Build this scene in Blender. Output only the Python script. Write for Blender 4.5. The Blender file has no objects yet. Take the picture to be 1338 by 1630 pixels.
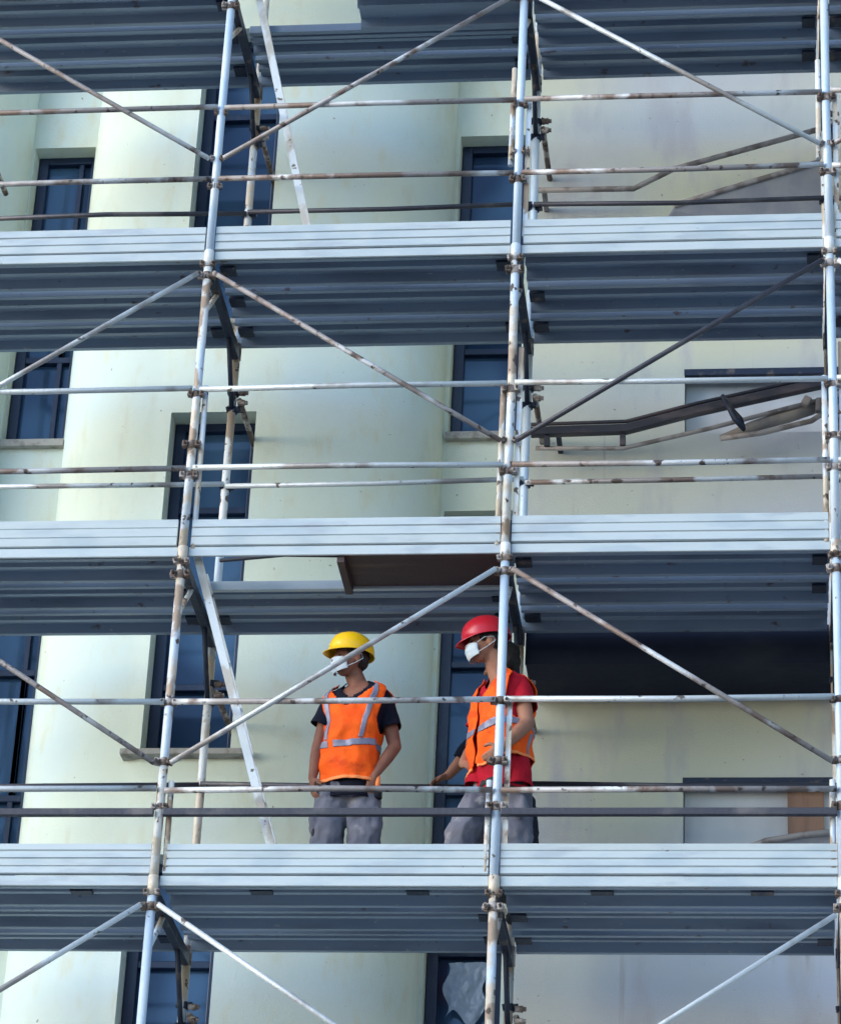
import bpy, math, random
from mathutils import Vector, Matrix, noise
S = bpy.context.scene
COL = S.collection
rad = math.radians
rnd = random.Random(7)

# ------------------------------------------------------------ camera, sky, sun, exposure
cam_d = bpy.data.cameras.new('camera')
cam = bpy.data.objects.new('camera', cam_d); COL.objects.link(cam)
cam.location = (3.275, -15.189, -5.965)
cam.rotation_euler = (2.0617, -0.0431, 0.1050)
cam_d.sensor_fit = 'HORIZONTAL'; cam_d.sensor_width = 36.0
cam_d.lens = 4980.5 / 1338 * 36.0
cam_d.clip_start = 0.1; cam_d.clip_end = 2000
S.camera = cam

SUN_EL, SUN_AZ = rad(22), rad(238)           # veiled sun, low on the left in front of the facade
W = bpy.data.worlds.new('World'); S.world = W; W.use_nodes = True
nt = W.node_tree; nt.nodes.clear()
wo = nt.nodes.new('ShaderNodeOutputWorld'); bg = nt.nodes.new('ShaderNodeBackground')
sky = nt.nodes.new('ShaderNodeTexSky'); sky.sky_type = 'NISHITA'; sky.sun_disc = False
sky.sun_elevation = SUN_EL; sky.sun_rotation = SUN_AZ
sky.air_density = 1.0; sky.dust_density = 0.6; sky.ozone_density = 2.0
bg.inputs['Strength'].default_value = 0.125
nt.links.new(sky.outputs[0], bg.inputs[0]); nt.links.new(bg.outputs[0], wo.inputs[0])
sd = bpy.data.lights.new('sun', 'SUN'); sd.energy = 0.85; sd.angle = rad(50); sd.color = (0.90, 0.96, 1.0)
sun = bpy.data.objects.new('sun', sd); COL.objects.link(sun)
sdir = Vector((math.sin(SUN_AZ) * math.cos(SUN_EL), math.cos(SUN_AZ) * math.cos(SUN_EL), math.sin(SUN_EL)))
sun.rotation_euler = sdir.to_track_quat('Z', 'Y').to_euler(); sun.location = (0, 0, 30)
S.view_settings.view_transform = 'Standard'; S.view_settings.look = 'None'
S.view_settings.exposure = 1.50; S.view_settings.gamma = 1.0
S.render.engine = 'CYCLES'

# ------------------------------------------------------------ materials
def mat(name, col, rough=0.7, metal=0.0, layers=(), bump=0.0, bscale=40.0, spec=0.5, bstretch=(1, 1, 1)):
    """layers: (colour, scale, threshold, softness, stretch, detail)  patches of another colour with their own shape"""
    m = bpy.data.materials.new(name); m.use_nodes = True
    n = m.node_tree.nodes; l = m.node_tree.links
    b = n['Principled BSDF']; b.inputs['Roughness'].default_value = rough; b.inputs['Metallic'].default_value = metal
    b.inputs['Specular IOR Level'].default_value = spec
    geo = n.new('ShaderNodeNewGeometry')
    rgb = n.new('ShaderNodeRGB'); rgb.outputs[0].default_value = (*col, 1); cur = rgb.outputs[0]
    for i, (c, sc, th, so, st, de) in enumerate(layers):
        mp = n.new('ShaderNodeMapping'); mp.inputs['Scale'].default_value = st
        mp.inputs['Location'].default_value = (i * 3.7, i * 1.9, i * 5.3 + len(name) * .37)
        l.new(geo.outputs['Position'], mp.inputs[0])
        no = n.new('ShaderNodeTexNoise'); no.inputs['Scale'].default_value = sc; no.inputs['Detail'].default_value = de
        l.new(mp.outputs[0], no.inputs['Vector'])
        mr = n.new('ShaderNodeMapRange'); mr.inputs[1].default_value = th - so; mr.inputs[2].default_value = th + so
        mr.interpolation_type = 'SMOOTHSTEP'
        l.new(no.outputs[0], mr.inputs[0])
        mx = n.new('ShaderNodeMix'); mx.data_type = 'RGBA'
        l.new(mr.outputs[0], mx.inputs[0]); l.new(cur, mx.inputs[6]); mx.inputs[7].default_value = (*c, 1)
        cur = mx.outputs[2]
    l.new(cur, b.inputs['Base Color'])
    if bump:
        mp = n.new('ShaderNodeMapping'); mp.inputs['Scale'].default_value = bstretch
        l.new(geo.outputs['Position'], mp.inputs[0])
        no = n.new('ShaderNodeTexNoise'); no.inputs['Scale'].default_value = bscale; no.inputs['Detail'].default_value = 4
        l.new(mp.outputs[0], no.inputs['Vector'])
        bp = n.new('ShaderNodeBump'); bp.inputs['Strength'].default_value = bump; bp.inputs['Distance'].default_value = 0.01
        l.new(no.outputs[0], bp.inputs['Height']); l.new(bp.outputs[0], b.inputs['Normal'])
    return m

M = {}
M['cream'] = mat('cream_render', (.64, .70, .585), .9, layers=[((.60, .70, .67), 1.1, .5, .16, (1, 1, .7), 2), ((.60, .63, .51), 9, .64, .14, (1, 1, .4), 3), ((.52, .54, .45), 13, .77, .06, (1, 1, .06), 5), ((.34, .34, .26), 30, .76, .03, (1, 1, 1), 2)], bump=.25, bscale=90)
M['grey_wall'] = mat('grey_render', (.50, .53, .58), .9, layers=[((.58, .59, .47), .55, .50, .10, (.6, 1, 1), 2), ((.46, .46, .47), 5, .62, .12, (1, 1, .3), 4), ((.38, .37, .36), 12, .70, .06, (1, 1, .06), 5), ((.33, .31, .29), 26, .75, .03, (1, 1, 1), 2)], bump=.25, bscale=90)
M['white_panel'] = mat('white_panel', (.62, .63, .64), .6, layers=[((.5, .5, .52), 3, .55, .15, (1, 1, .3), 3)], bump=.1)
M['brown_panel'] = mat('brown_panel', (.30, .17, .11), .6, layers=[((.22, .12, .08), 6, .55, .15, (3, 1, .3), 3)], bump=.1)
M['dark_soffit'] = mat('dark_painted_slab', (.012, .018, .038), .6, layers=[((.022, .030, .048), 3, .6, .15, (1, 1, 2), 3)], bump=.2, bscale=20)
M['alu'] = mat('navy_window_frame', (.006, .018, .055), .35, layers=[((.02, .04, .08), 20, .66, .1, (1, 1, .3), 3)])
M['sill'] = mat('sill_stone', (.36, .35, .32), .8, layers=[((.22, .2, .17), 14, .58, .1, (1, 1, 1), 4)], bump=.3)
M['glass'] = mat('window_glass', (.055, .115, .215), .06, layers=[((.018, .040, .090), 1.3, .52, .07, (1, 1, .6), 1)], spec=.5, bump=.02, bscale=3)  # blue base has some sky reflection painted into it
M['galv'] = mat('galvanised_board', (.50, .56, .58), .45, .15, layers=[((.42, .49, .53), 2.5, .55, .1, (1, 1, 3), 3), ((.40, .45, .49), 7, .64, .07, (.35, 1, 1.5), 5), ((.22, .20, .20), 9, .76, .02, (.8, 1, 1.5), 5)], bump=.15, bscale=30, bstretch=(.2, 1, 1))
M['plank'] = mat('deck_steel', (.235, .305, .40), .5, .2, layers=[((.27, .33, .40), 3, .52, .12, (.15, 1.2, 1), 3), ((.17, .21, .27), 5, .6, .14, (.2, 1, 1), 4), ((.40, .41, .42), 34, .72, .03, (.6, 1, 1), 3), ((.15, .12, .12), 16, .7, .05, (.7, 1, 1), 4)], bump=.2, bscale=25)
M['post'] = mat('peeling_white_post', (.72, .73, .72), .55, .1, layers=[((.56, .65, .75), 1.1, .5, .03, (1, 1, 1), 1), ((.58, .50, .40), 4, .52, .06, (1, 1, 1), 5), ((.36, .27, .20), 7.5, .565, .03, (1, 1, .6), 5), ((.10, .07, .055), 17, .625, .02, (1, 1, .8), 4)], bump=.5, bscale=40)
M['post_blue'] = mat('clean_light_blue_post', (.50, .62, .76), .45, .1, layers=[((.62, .70, .78), 8, .52, .1, (1, 1, .3), 3), ((.16, .13, .12), 18, .72, .02, (1, 1, .8), 3)], bump=.25, bscale=40)
M['rail'] = mat('weathered_rail', (.30, .275, .27), .6, .3, layers=[((.60, .62, .64), 1.6, .53, .05, (1, 1, 1), 3), ((.19, .14, .12), 5, .56, .06, (1, 1, 1), 4), ((.08, .06, .055), 16, .63, .04, (1, 1, 1), 4)], bump=.4, bscale=50)
M['rail_pale'] = mat('pale_rail', (.56, .60, .62), .5, .3, layers=[((.30, .28, .27), 2.2, .56, .05, (1, 1, 1), 4), ((.12, .10, .09), 14, .66, .03, (1, 1, 1), 4)], bump=.4, bscale=50)
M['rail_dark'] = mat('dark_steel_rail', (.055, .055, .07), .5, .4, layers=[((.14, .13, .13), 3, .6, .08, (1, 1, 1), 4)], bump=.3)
M['rust'] = mat('rusty_coupler', (.16, .12, .10), .7, .3, layers=[((.42, .38, .36), 12, .54, .06, (1, 1, 1), 4), ((.05, .035, .03), 25, .6, .05, (1, 1, 1), 3)], bump=.6)
M['dark_steel'] = mat('dark_steel', (.022, .032, .060), .5, .4, layers=[((.12, .10, .09), 10, .62, .06, (1, 1, 1), 4)], bump=.3)  # navy base puts the blue tint of shadows into the steel colour
M['wood_brown'] = mat('brown_plywood', (.050, .028, .030), .6, layers=[((.10, .065, .05), 5, .62, .1, (.3, 2, 1), 4)], bump=.2)
M['ladder'] = mat('ladder_paint', (.62, .66, .68), .5, .15, layers=[((.46, .43, .38), 6, .55, .06, (1, 1, .6), 4), ((.14, .11, .09), 18, .67, .03, (1, 1, 1), 4)], bump=.3)
M['awn_dark'] = mat('dark_awning_metal', (.045, .045, .062), .55, .2, layers=[((.11, .09, .10), 8, .55, .1, (.4, 1, 1), 4)], bump=.3)
M['awn_pale'] = mat('pale_awning_metal', (.34, .31, .30), .6, .2, layers=[((.19, .16, .15), 9, .55, .08, (1, 1, 1), 4)], bump=.3)
M['awn_cloth'] = mat('faded_awning_cloth', (.17, .16, .17), .9, layers=[((.30, .27, .25), 6, .5, .15, (1, 1, 1), 3)], bump=.5, bscale=25)
M['awn_cloth_dark'] = mat('dark_awning_cloth', (.24, .25, .29), .9, layers=[((.30, .30, .32), 6, .5, .15, (1, 1, 1), 3)], bump=.5, bscale=25)
M['plastic'] = mat('plastic_sheet', (.26, .34, .44), .35, layers=[((.25, .33, .45), 12, .5, .15, (1, 1, 1), 4)], bump=.6, bscale=25)
M['ground'] = mat('asphalt', (.10, .10, .102), .9, layers=[((.10, .10, .10), .5, .5, .2, (1, 1, 1), 4)], bump=.4)
M['pave'] = mat('pavement', (.40, .40, .40), .9, layers=[((.22, .21, .20), 2, .5, .2, (1, 1, 1), 4)], bump=.4)
M['skin'] = mat('skin', (.36, .175, .115), .55, layers=[((.29, .13, .085), 9, .55, .12, (1, 1, 1), 3)], bump=.1, bscale=120)
M['skin_dark'] = mat('tanned_skin', (.27, .125, .085), .55, layers=[((.21, .09, .062), 9, .55, .12, (1, 1, 1), 3)], bump=.1, bscale=120)
M['vest'] = mat('orange_vest_fabric', (1.0, .13, .012), .75, layers=[((.95, .10, .012), 7, .56, .1, (1, 1, 1), 3), ((.72, .075, .012), 9, .62, .07, (1, 1, 1.6), 4)], bump=1.0, bscale=16)  # darkest orange smudges paint in the shade of folds
M['reflect'] = mat('reflective_tape', (.22, .22, .30), .45, .2, bump=.2)
M['trim'] = mat('vest_trim', (1.0, .30, .10), .7)
M['tee_navy'] = mat('navy_cotton', (.008, .009, .019), .9, bump=.4, bscale=30)
M['tee_red'] = mat('red_cotton', (.42, .010, .025), .85, layers=[((.33, .008, .02), 8, .55, .12, (1, 1, 1), 3)], bump=.5, bscale=25)
M['trouser'] = mat('grey_work_trousers', (.17, .17, .205), .9, layers=[((.10, .10, .13), 6, .56, .08, (1, 1, .6), 4), ((.26, .25, .27), 13, .63, .08, (1, 1, 1), 4)], bump=.7, bscale=18)
M['patch'] = mat('black_knee_patch', (.02, .02, .028), .8, bump=.3)
M['trouser_dark'] = mat('dark_trousers', (.02, .022, .032), .9, bump=.5, bscale=18)
M['boot'] = mat('boot_leather', (.025, .02, .018), .6, bump=.3)
M['hat_yellow'] = mat('yellow_plastic', (.95, .56, .01), .28, layers=[((.80, .42, .01), 10, .64, .08, (1, 1, 1), 3)], bump=.04, bscale=30)
M['hat_red'] = mat('red_plastic', (.55, .018, .035), .30, layers=[((.45, .012, .03), 10, .6, .1, (1, 1, 1), 3)], bump=.04, bscale=30)
M['black'] = mat('black_webbing', (.015, .015, .02), .7)
M['mask'] = mat('face_mask', (.45, .56, .64), .8, layers=[((.56, .63, .67), 14, .5, .1, (1, 1, 1), 2)], bump=.4, bscale=40)
M['hair'] = mat('dark_hair', (.018, .013, .012), .7, bump=.6, bscale=80, bstretch=(1, 1, .3))
M['eye'] = mat('eye', (.03, .02, .02), .2)

M['glass'].node_tree.nodes['Principled BSDF'].inputs['Specular Tint'].default_value = (.62, .80, 1, 1)
for q in ('vest', 'trim', 'tee_navy', 'tee_red', 'trouser', 'skin', 'skin_dark', 'dark_soffit', 'trouser_dark'):
    M[q].node_tree.nodes['Principled BSDF'].inputs['Specular IOR Level'].default_value = .15
# ------------------------------------------------------------ mesh helpers
class MB:
    def __init__(s): s.v = []; s.f = []; s.sm = []
    def add(s, vs, fs, smooth=False):
        o = len(s.v); s.v += [tuple(p) for p in vs]; s.f += [tuple(o + i for i in f) for f in fs]; s.sm += [smooth] * len(fs); return s
    def box(s, x0, x1, y0, y1, z0, z1):
        return s.add([(x0, y0, z0), (x1, y0, z0), (x1, y1, z0), (x0, y1, z0), (x0, y0, z1), (x1, y0, z1), (x1, y1, z1), (x0, y1, z1)],
                     [(0, 3, 2, 1), (4, 5, 6, 7), (0, 1, 5, 4), (1, 2, 6, 5), (2, 3, 7, 6), (3, 0, 4, 7)])
    def cbox(s, c, d, R=None, bev=0.0):
        hx, hy, hz = d[0] / 2, d[1] / 2, d[2] / 2
        vs = [Vector((a * hx, b * hy, e * hz)) for e in (-1, 1) for a, b in ((-1, -1), (1, -1), (1, 1), (-1, 1))]
        if R: vs = [R @ v for v in vs]
        c = Vector(c)
        return s.add([c + v for v in vs], [(0, 3, 2, 1), (4, 5, 6, 7), (0, 1, 5, 4), (1, 2, 6, 5), (2, 3, 7, 6), (3, 0, 4, 7)])
    def tube(s, pts, r, n=12, cap=True, sq=None):
        pts = [Vector(p) for p in pts]; k = len(pts); rr = r if isinstance(r, (list, tuple)) else [r] * k
        vs = []; up = None
        for i in range(k):
            d = (pts[min(i + 1, k - 1)] - pts[max(i - 1, 0)]).normalized()
            if up is None:
                up = Vector((0, 0, 1)) if abs(d.z) < .9 else Vector((0, 1, 0))
            a = d.cross(up).normalized(); b = a.cross(d).normalized(); up = b
            for j in range(n):
                t = 2 * math.pi * (j + (.5 if n == 4 else 0)) / n
                q = 1.414 if n == 4 else 1
                w = sq if sq else 1
                vs.append(pts[i] + a * math.cos(t) * rr[i] * q + b * math.sin(t) * rr[i] * q * w)
        fs = [(i * n + j, i * n + (j + 1) % n, (i + 1) * n + (j + 1) % n, (i + 1) * n + j) for i in range(k - 1) for j in range(n)]
        s.add(vs, fs, n > 5)
        if cap:
            o = len(s.v) - len(vs)
            s.f += [tuple(o + j for j in range(n))[::-1], tuple(o + (k - 1) * n + j for j in range(n))]; s.sm += [False, False]
        return s
    def capsule(s, p0, r0, p1, r1, n=18, m=5):
        p0 = Vector(p0); p1 = Vector(p1); d = (p1 - p0).normalized()
        up = Vector((0, 0, 1)) if abs(d.z) < .9 else Vector((0, 1, 0))
        a = d.cross(up).normalized(); b = a.cross(d).normalized()
        rings = [(p0 - d * r0 * math.cos(t), r0 * math.sin(t)) for t in [math.pi / 2 * i / m for i in range(1, m + 1)]]
        rings += [(p1 + d * r1 * math.sin(t), r1 * math.cos(t)) for t in [math.pi / 2 * i / m for i in range(0, m)]]
        vs = [p0 - d * r0] + [c + (a * math.cos(2 * math.pi * j / n) + b * math.sin(2 * math.pi * j / n)) * r for c, r in rings for j in range(n)] + [p1 + d * r1]
        K = len(rings); fs = [(0, 1 + (j + 1) % n, 1 + j) for j in range(n)]
        fs += [(1 + i * n + j, 1 + i * n + (j + 1) % n, 1 + (i + 1) * n + (j + 1) % n, 1 + (i + 1) * n + j) for i in range(K - 1) for j in range(n)]
        L = len(vs) - 1; fs += [(L, 1 + (K - 1) * n + j, 1 + (K - 1) * n + (j + 1) % n) for j in range(n)]
        return s.add(vs, fs, True)
    def ell(s, c, r, R=None, n=24, m=14):
        c = Vector(c); vs = []; 
        for i in range(m + 1):
            t = math.pi * i / m
            for j in range(n):
                p = 2 * math.pi * j / n
                v = Vector((r[0] * math.sin(t) * math.cos(p), r[1] * math.sin(t) * math.sin(p), -r[2] * math.cos(t)))
                if i in (0, m) and j: continue
                vs.append(c + (R @ v if R else v))
        fs = [(0, 1 + (j + 1) % n, 1 + j) for j in range(n)]
        fs += [(1 + i * n + j, 1 + i * n + (j + 1) % n, 1 + (i + 1) * n + (j + 1) % n, 1 + (i + 1) * n + j) for i in range(m - 2) for j in range(n)]
        L = len(vs) - 1; fs += [(L, 1 + (m - 2) * n + j, 1 + (m - 2) * n + (j + 1) % n) for j in range(n)]
        return s.add(vs, fs, True)
    def lathe_x(s, c, R, prof, n=14):  # prof of (distance along R's z axis, radius)
        c = Vector(c); vs = [c + R @ Vector((r * math.cos(2 * math.pi * j / n), r * math.sin(2 * math.pi * j / n), h)) for h, r in prof for j in range(n)]
        k = len(prof); fs = [(i * n + j, i * n + (j + 1) % n, (i + 1) * n + (j + 1) % n, (i + 1) * n + j) for i in range(k - 1) for j in range(n)]
        fs += [tuple(range(n))[::-1], tuple((k - 1) * n + j for j in range(n))]
        return s.add(vs, fs, False)
    def extrude_x(s, prof, x0, x1):      # closed (y,z) outline swept along x
        k = len(prof); vs = [(x0, y, z) for y, z in prof] + [(x1, y, z) for y, z in prof]
        fs = [(i, (i + 1) % k, k + (i + 1) % k, k + i) for i in range(k)]
        fs += [tuple(range(k))[::-1], tuple(range(k, 2 * k))]
        return s.add(vs, fs)
    def mesh(s, name, off=(0, 0, 0)):
        me = bpy.data.meshes.new(name); o = Vector(off)
        me.from_pydata([tuple(Vector(v) - o) for v in s.v], [], s.f)
        me.polygons.foreach_set('use_smooth', s.sm); me.update(); return me
    def build(s, name, m, parent=None):
        """points are world points; the object is stored relative to its parent chain"""
        o = Vector((0, 0, 0)); p = parent
        while p: o += p.location; p = p.parent
        me = s.mesh(name, o); me.materials.append(m)
        ob = bpy.data.objects.new(name, me); COL.objects.link(ob); ob.parent = parent
        return ob

def tag(o, label=None, cat=None, group=None, kind=None):
    if label: o['label'] = label
    if cat: o['category'] = cat
    if group: o['group'] = group
    if kind: o['kind'] = kind
    return o
def empty(name, loc, label, cat, group=None):
    o = bpy.data.objects.new(name, None); COL.objects.link(o); o.location = loc; o.empty_display_size = .2
    return tag(o, label, cat, group)
def bevel(o, w=.004, seg=2):
    b = o.modifiers.new('bevel', 'BEVEL'); b.width = w; b.segments = seg; b.limit_method = 'ANGLE'; b.angle_limit = rad(40); return o
def fix_normals(o):
    import bmesh
    bm = bmesh.new(); bm.from_mesh(o.data); bmesh.ops.recalc_face_normals(bm, faces=bm.faces); bm.to_mesh(o.data); bm.free(); return o

GZ = -7.6
# ------------------------------------------------------------ ground
g = MB().add([(-300, -300, GZ), (300, -300, GZ), (300, 300, GZ), (-300, 300, GZ)], [(0, 1, 2, 3)]).build('road', M['ground']); tag(g, kind='structure')
g = MB().box(-40, 40, -11.0, 12, GZ, GZ + .14).build('pavement', M['pave']); tag(g, kind='structure')  # unseen; paleness and extent set to bounce light onto the deck undersides

# ------------------------------------------------------------ building
B = empty('building', (0, 1.5, GZ), 'cream rendered building with bowed bays and tall navy windows behind the scaffold', 'building')

def wall(name, path, holes, zlo, zhi, m, smooth=True):
    """path of (x,y) along the facade (left to right), holes of (i0,i1,z0,z1,depth) between path points"""
    zs = sorted({zlo, zhi} | {z for h in holes for z in h[2:4]})
    mb = MB(); n = len(path); idx = {}
    vs = []; 
    for k, z in enumerate(zs):
        for i, (x, y) in enumerate(path): vs.append((x, y, z))
    fs = []
    for k in range(len(zs) - 1):
        for i in range(n - 1):
            if any(h[0] <= i < h[1] and h[2] <= zs[k] < h[3] for h in holes): continue
            fs.append((k * n + i, k * n + i + 1, (k + 1) * n + i + 1, (k + 1) * n + i))
    mb.add(vs, fs, smooth)
    for i0, i1, z0, z1, d in holes:
        (xa, ya), (xb, yb) = path[i0], path[i1]
        mb.add([(xa, ya, z0), (xa, ya + d, z0), (xa, ya + d, z1), (xa, ya, z1)], [(0, 1, 2, 3)])
        mb.add([(xb, yb, z0), (xb, yb + d, z0), (xb, yb + d, z1), (xb, yb, z1)], [(3, 2, 1, 0)])
        mb.add([(xa, ya, z1), (xa, ya + d, z1), (xb, yb + d, z1), (xb, yb, z1)], [(0, 1, 2, 3)])
        mb.add([(xa, ya, z0), (xa, ya + d, z0), (xb, yb + d, z0), (xb, yb, z0)], [(3, 2, 1, 0)])
    return mb.build(name, m, B)

YR = 2.05                       # recess plane
def bow_path(cx, hw, win=None, yf=1.5):
    xs = set([cx - hw, cx + hw])
    n = 56
    pts = []
    for i in range(n + 1):
        t = math.pi * i / n
        c, s_ = math.cos(t), math.sin(t)
        e = 2 / 2.45
        x = cx - hw * math.copysign(abs(c) ** e, c); y = YR + .03 - (YR + .03 - yf) * abs(s_) ** e
        pts.append((x, y))
    if win:
        a, b = win
        ya = [p for p in pts if p[0] < a][-1][1]
        pts = [p for p in pts if p[0] < a - .01] + [(a, yf + .004), (b, yf + .004)] + [p for p in pts if p[0] > b + .01]
    return pts
ST = 2.85; SW = 2.97             # storeys
WX = (-.475, .065)
bp = bow_path(-.045, 1.225, WX)
ia = [i for i, p in enumerate(bp) if p[0] == WX[0]][0]
ZB, ZT = -7.46, 13.0
win_rows = [k for k in range(-2, 4)]
holes = [(ia, ia + 1, 1.42 + k * SW, 3.75 + k * SW, .24) for k in win_rows]
wall('bay_wall', bp, holes, ZB, ZT, M['cream'])
bp2 = bow_path(-2.96, 1.235, (-3.40, -2.86)); ib = [i for i, p in enumerate(bp2) if p[0] == -3.40][0]
wall('bay_wall', bp2, [(ib, ib + 1, 1.42 + k * SW, 3.75 + k * SW, .24) for k in win_rows], ZB, ZT, M['cream'])
# recesses
LX = (-1.71, -1.29); RX = (1.205, 1.66)
def recess(x0, x1, wx, rows):
    p = [(x0, YR), (wx[0], YR), (wx[1], YR), (x1, YR)]
    wall('recess_wall', p, [(1, 2, a, b, .2) for a, b in rows], ZB, ZT, M['cream'], False)
rowsL = [(-4.9, -2.9), (-2.5, -.95), (.62, 3.28), (3.86, 6.17), (6.75, 8.9), (9.6, 11.7)]
rowsR = [(-4.9, -2.9), (-2.3, .46), (.66, 3.32), (3.87, 6.18), (6.75, 8.9), (9.6, 11.7)]
recess(-1.74, -1.22, LX, rowsL); recess(1.16, 1.72, RX, rowsR)
recess(-4.6, -4.15, (-4.5, -4.2), rowsL)
# right wall
rp = [(1.72, YR), (1.721, 1.6), (2.725, 1.6), (4.1, 1.6), (5.4, 1.6), (7.2, 1.6), (9.5, 1.6)]
rh = [(2, 3, 3.60 + k * ST * .98, 4.06 + k * ST * .98, .16) for k in (0, 1, 2)] + [(2, 3, .55, 1.30, .16), (2, 3, -2.2, -1.4, .16)]
wall('side_wall', rp, rh, ZB, ZT, M['grey_wall'], False)
wall('side_wall', [(-9.5, 1.6), (-4.6, 1.6), (-4.6, YR)], [], ZB, ZT, M['grey_wall'], False)
MB().box(-9.4, 9.4, 2.7, 9, ZB, ZT - .1).build('rear_block', M['grey_wall'], B)
MB().box(-9.7, 9.7, 1.2, 9.2, ZT, ZT + .35).build('roof_slab', M['grey_wall'], B)

def window(x0, x1, z0, z1, y, mull, vm=None, fw=.045, sill=None):
    """navy aluminium window: frame, panes, sill"""
    f = MB(); d0, d1 = y - .05, y + .03
    f.box(x0, x0 + fw * 1.5, d0, d1, z0, z1); f.box(x1 - fw, x1, d0, d1, z0, z1)
    xa, xb = x0 + fw * 1.5, x1 - fw
    f.box(xa, xb, d0, d1, z1 - fw * 1.2, z1); f.box(xa, xb, d0, d1, z0, z0 + fw)
    lev = [z0 + fw] + list(mull) + [z1 - fw * 1.2]
    for m_ in mull: f.box(xa, xb, d0 + .004, d1 - .004, m_ - .022, m_ + .022)
    if vm: 
        for k in range(len(lev) - 1):
            f.box(vm - .017, vm + .017, d0 + .008, d1 - .008, lev[k] + (.022 if k else 0), lev[k + 1] - (.022 if k < len(lev) - 2 else 0))
    wo_ = bevel(f.build('window', M['alu'], B), .004)
    for k in range(len(lev) - 1):
        a = lev[k] + (.022 if k else 0); b = lev[k + 1] - (.022 if k < len(lev) - 2 else 0)
        for xs, xe in ([(xa, vm - .017), (vm + .017, xb)] if vm else [(xa, xb)]):
            # each pane a hair out of plane, as real glazing is
            t1, t2 = rnd.uniform(-.002, .002), rnd.uniform(-.002, .002)
            MB().add([(xs, y + t1, a), (xe, y + t2, a), (xe, y - t1, b), (xs, y - t2, b)], [(0, 1, 2, 3)]).build('pane', M['glass'], wo_)
    if sill:
        bevel(MB().box(x0 - .11, x1 + .14, sill[0] - .07, sill[0] + .05, z0 - .035, z0 + .004).build('sill', M['sill'], wo_), .006)
    return wo_
for k in win_rows:
    z0, z1 = 1.42 + k * SW, 3.75 + k * SW
    window(WX[0] + .004, WX[1] - .004, z0, z1 - .002, 1.70, [z0 + .50, z1 - .62] if k == 0 else [z1 - .62], None, sill=(1.5,))
    window(-3.396, -2.864, z0, z1 - .002, 1.70, [z0 + .5], None)
for rows, wx in ((rowsL, LX), (rowsR, RX)):
    for a, b in rows:
        ms = [a + (b - a) * .62, a + (b - a) * .30] if b - a > 2.3 else [a + (b - a) * .55]
        window(wx[0] + .004, wx[1] - .004, a, b, YR + .17, ms, wx[0] + (wx[1] - wx[0]) * (.72 if wx is LX else .5) if wx is LX else None)
        bevel(MB().box(wx[0] - .012, wx[1] + .012, YR - .045, YR + .10, a - .05, a + .003).build('sill', M['sill'], B), .005)
for a, b in rowsL: window(-4.496, -4.204, a, b, YR + .17, [a + (b - a) * .5])
# side wall openings: recessed white boards, one with a brown panel
for (_, _, a, b, d) in rh:
    p = MB()
    nb = 4 if a < 1 else 1; h = (b - a) / nb
    for i in range(nb): p.box(2.73, 4.095, 1.6 + .125 - .004 * (i % 2), 1.6 + .155, a + i * h + .003, a + (i + 1) * h - .003)
    p.box(2.73, 4.095, 1.6 + .156, 1.6 + .17, a, b)
    o = p.build('recessed_panel', M['white_panel'], B)
    MB().box(2.722, 4.10, 1.597, 1.66, b - .045, b - .001).build('painted_header_shade', M['dark_steel'], o)  # dark strip paints the header's shadow along the top of the opening
    if a == .55: MB().box(3.325, 3.535, 1.6 + .09, 1.6 + .118, a + .01, b - .047).build('brown_board', M['brown_panel'], o)
# dark projecting slab over the lower storey of the side wall
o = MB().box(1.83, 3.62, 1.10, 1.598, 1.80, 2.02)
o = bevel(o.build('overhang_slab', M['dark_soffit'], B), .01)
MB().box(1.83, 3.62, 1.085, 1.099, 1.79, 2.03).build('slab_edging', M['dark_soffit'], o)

# crumpled plastic sheet behind the lower recess window
def sheet(x0, x1, y, z0, z1, name, m, parent):
    n, k = 26, 26; vs = []; fs = []
    for i in range(n + 1):
        for j in range(k + 1):
            u, v = i / n, j / k
            wv = .5 + .5 * noise.noise(Vector((u * 2.2, v * 2, 3)))
            x = x0 + (x1 - x0) * (u * (1 - .25 * (1 - v) * wv)) + .02 * math.sin(v * 9)
            z = z0 + (z1 - z0) * v + .05 * math.sin(u * 7) * (1 - v)
            vs.append((x, y + .03 * noise.noise(Vector((x * 14, z * 9, 0))) + .015 * noise.noise(Vector((x * 40, z * 30, 5))), z))
    for i in range(n):
        for j in range(k):
            a = i * (k + 1) + j; fs.append((a, a + k + 1, a + k + 2, a + 1))
    return MB().add(vs, fs, True).build(name, m, parent)
E_ = sheet(1.33, 1.58, YR + .10, .02, .36, 'plastic_sheet', M['plastic'], None)
tag(E_, 'crumpled pale plastic sheet hanging in the lower recess window beside the middle post', 'plastic sheet')

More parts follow.
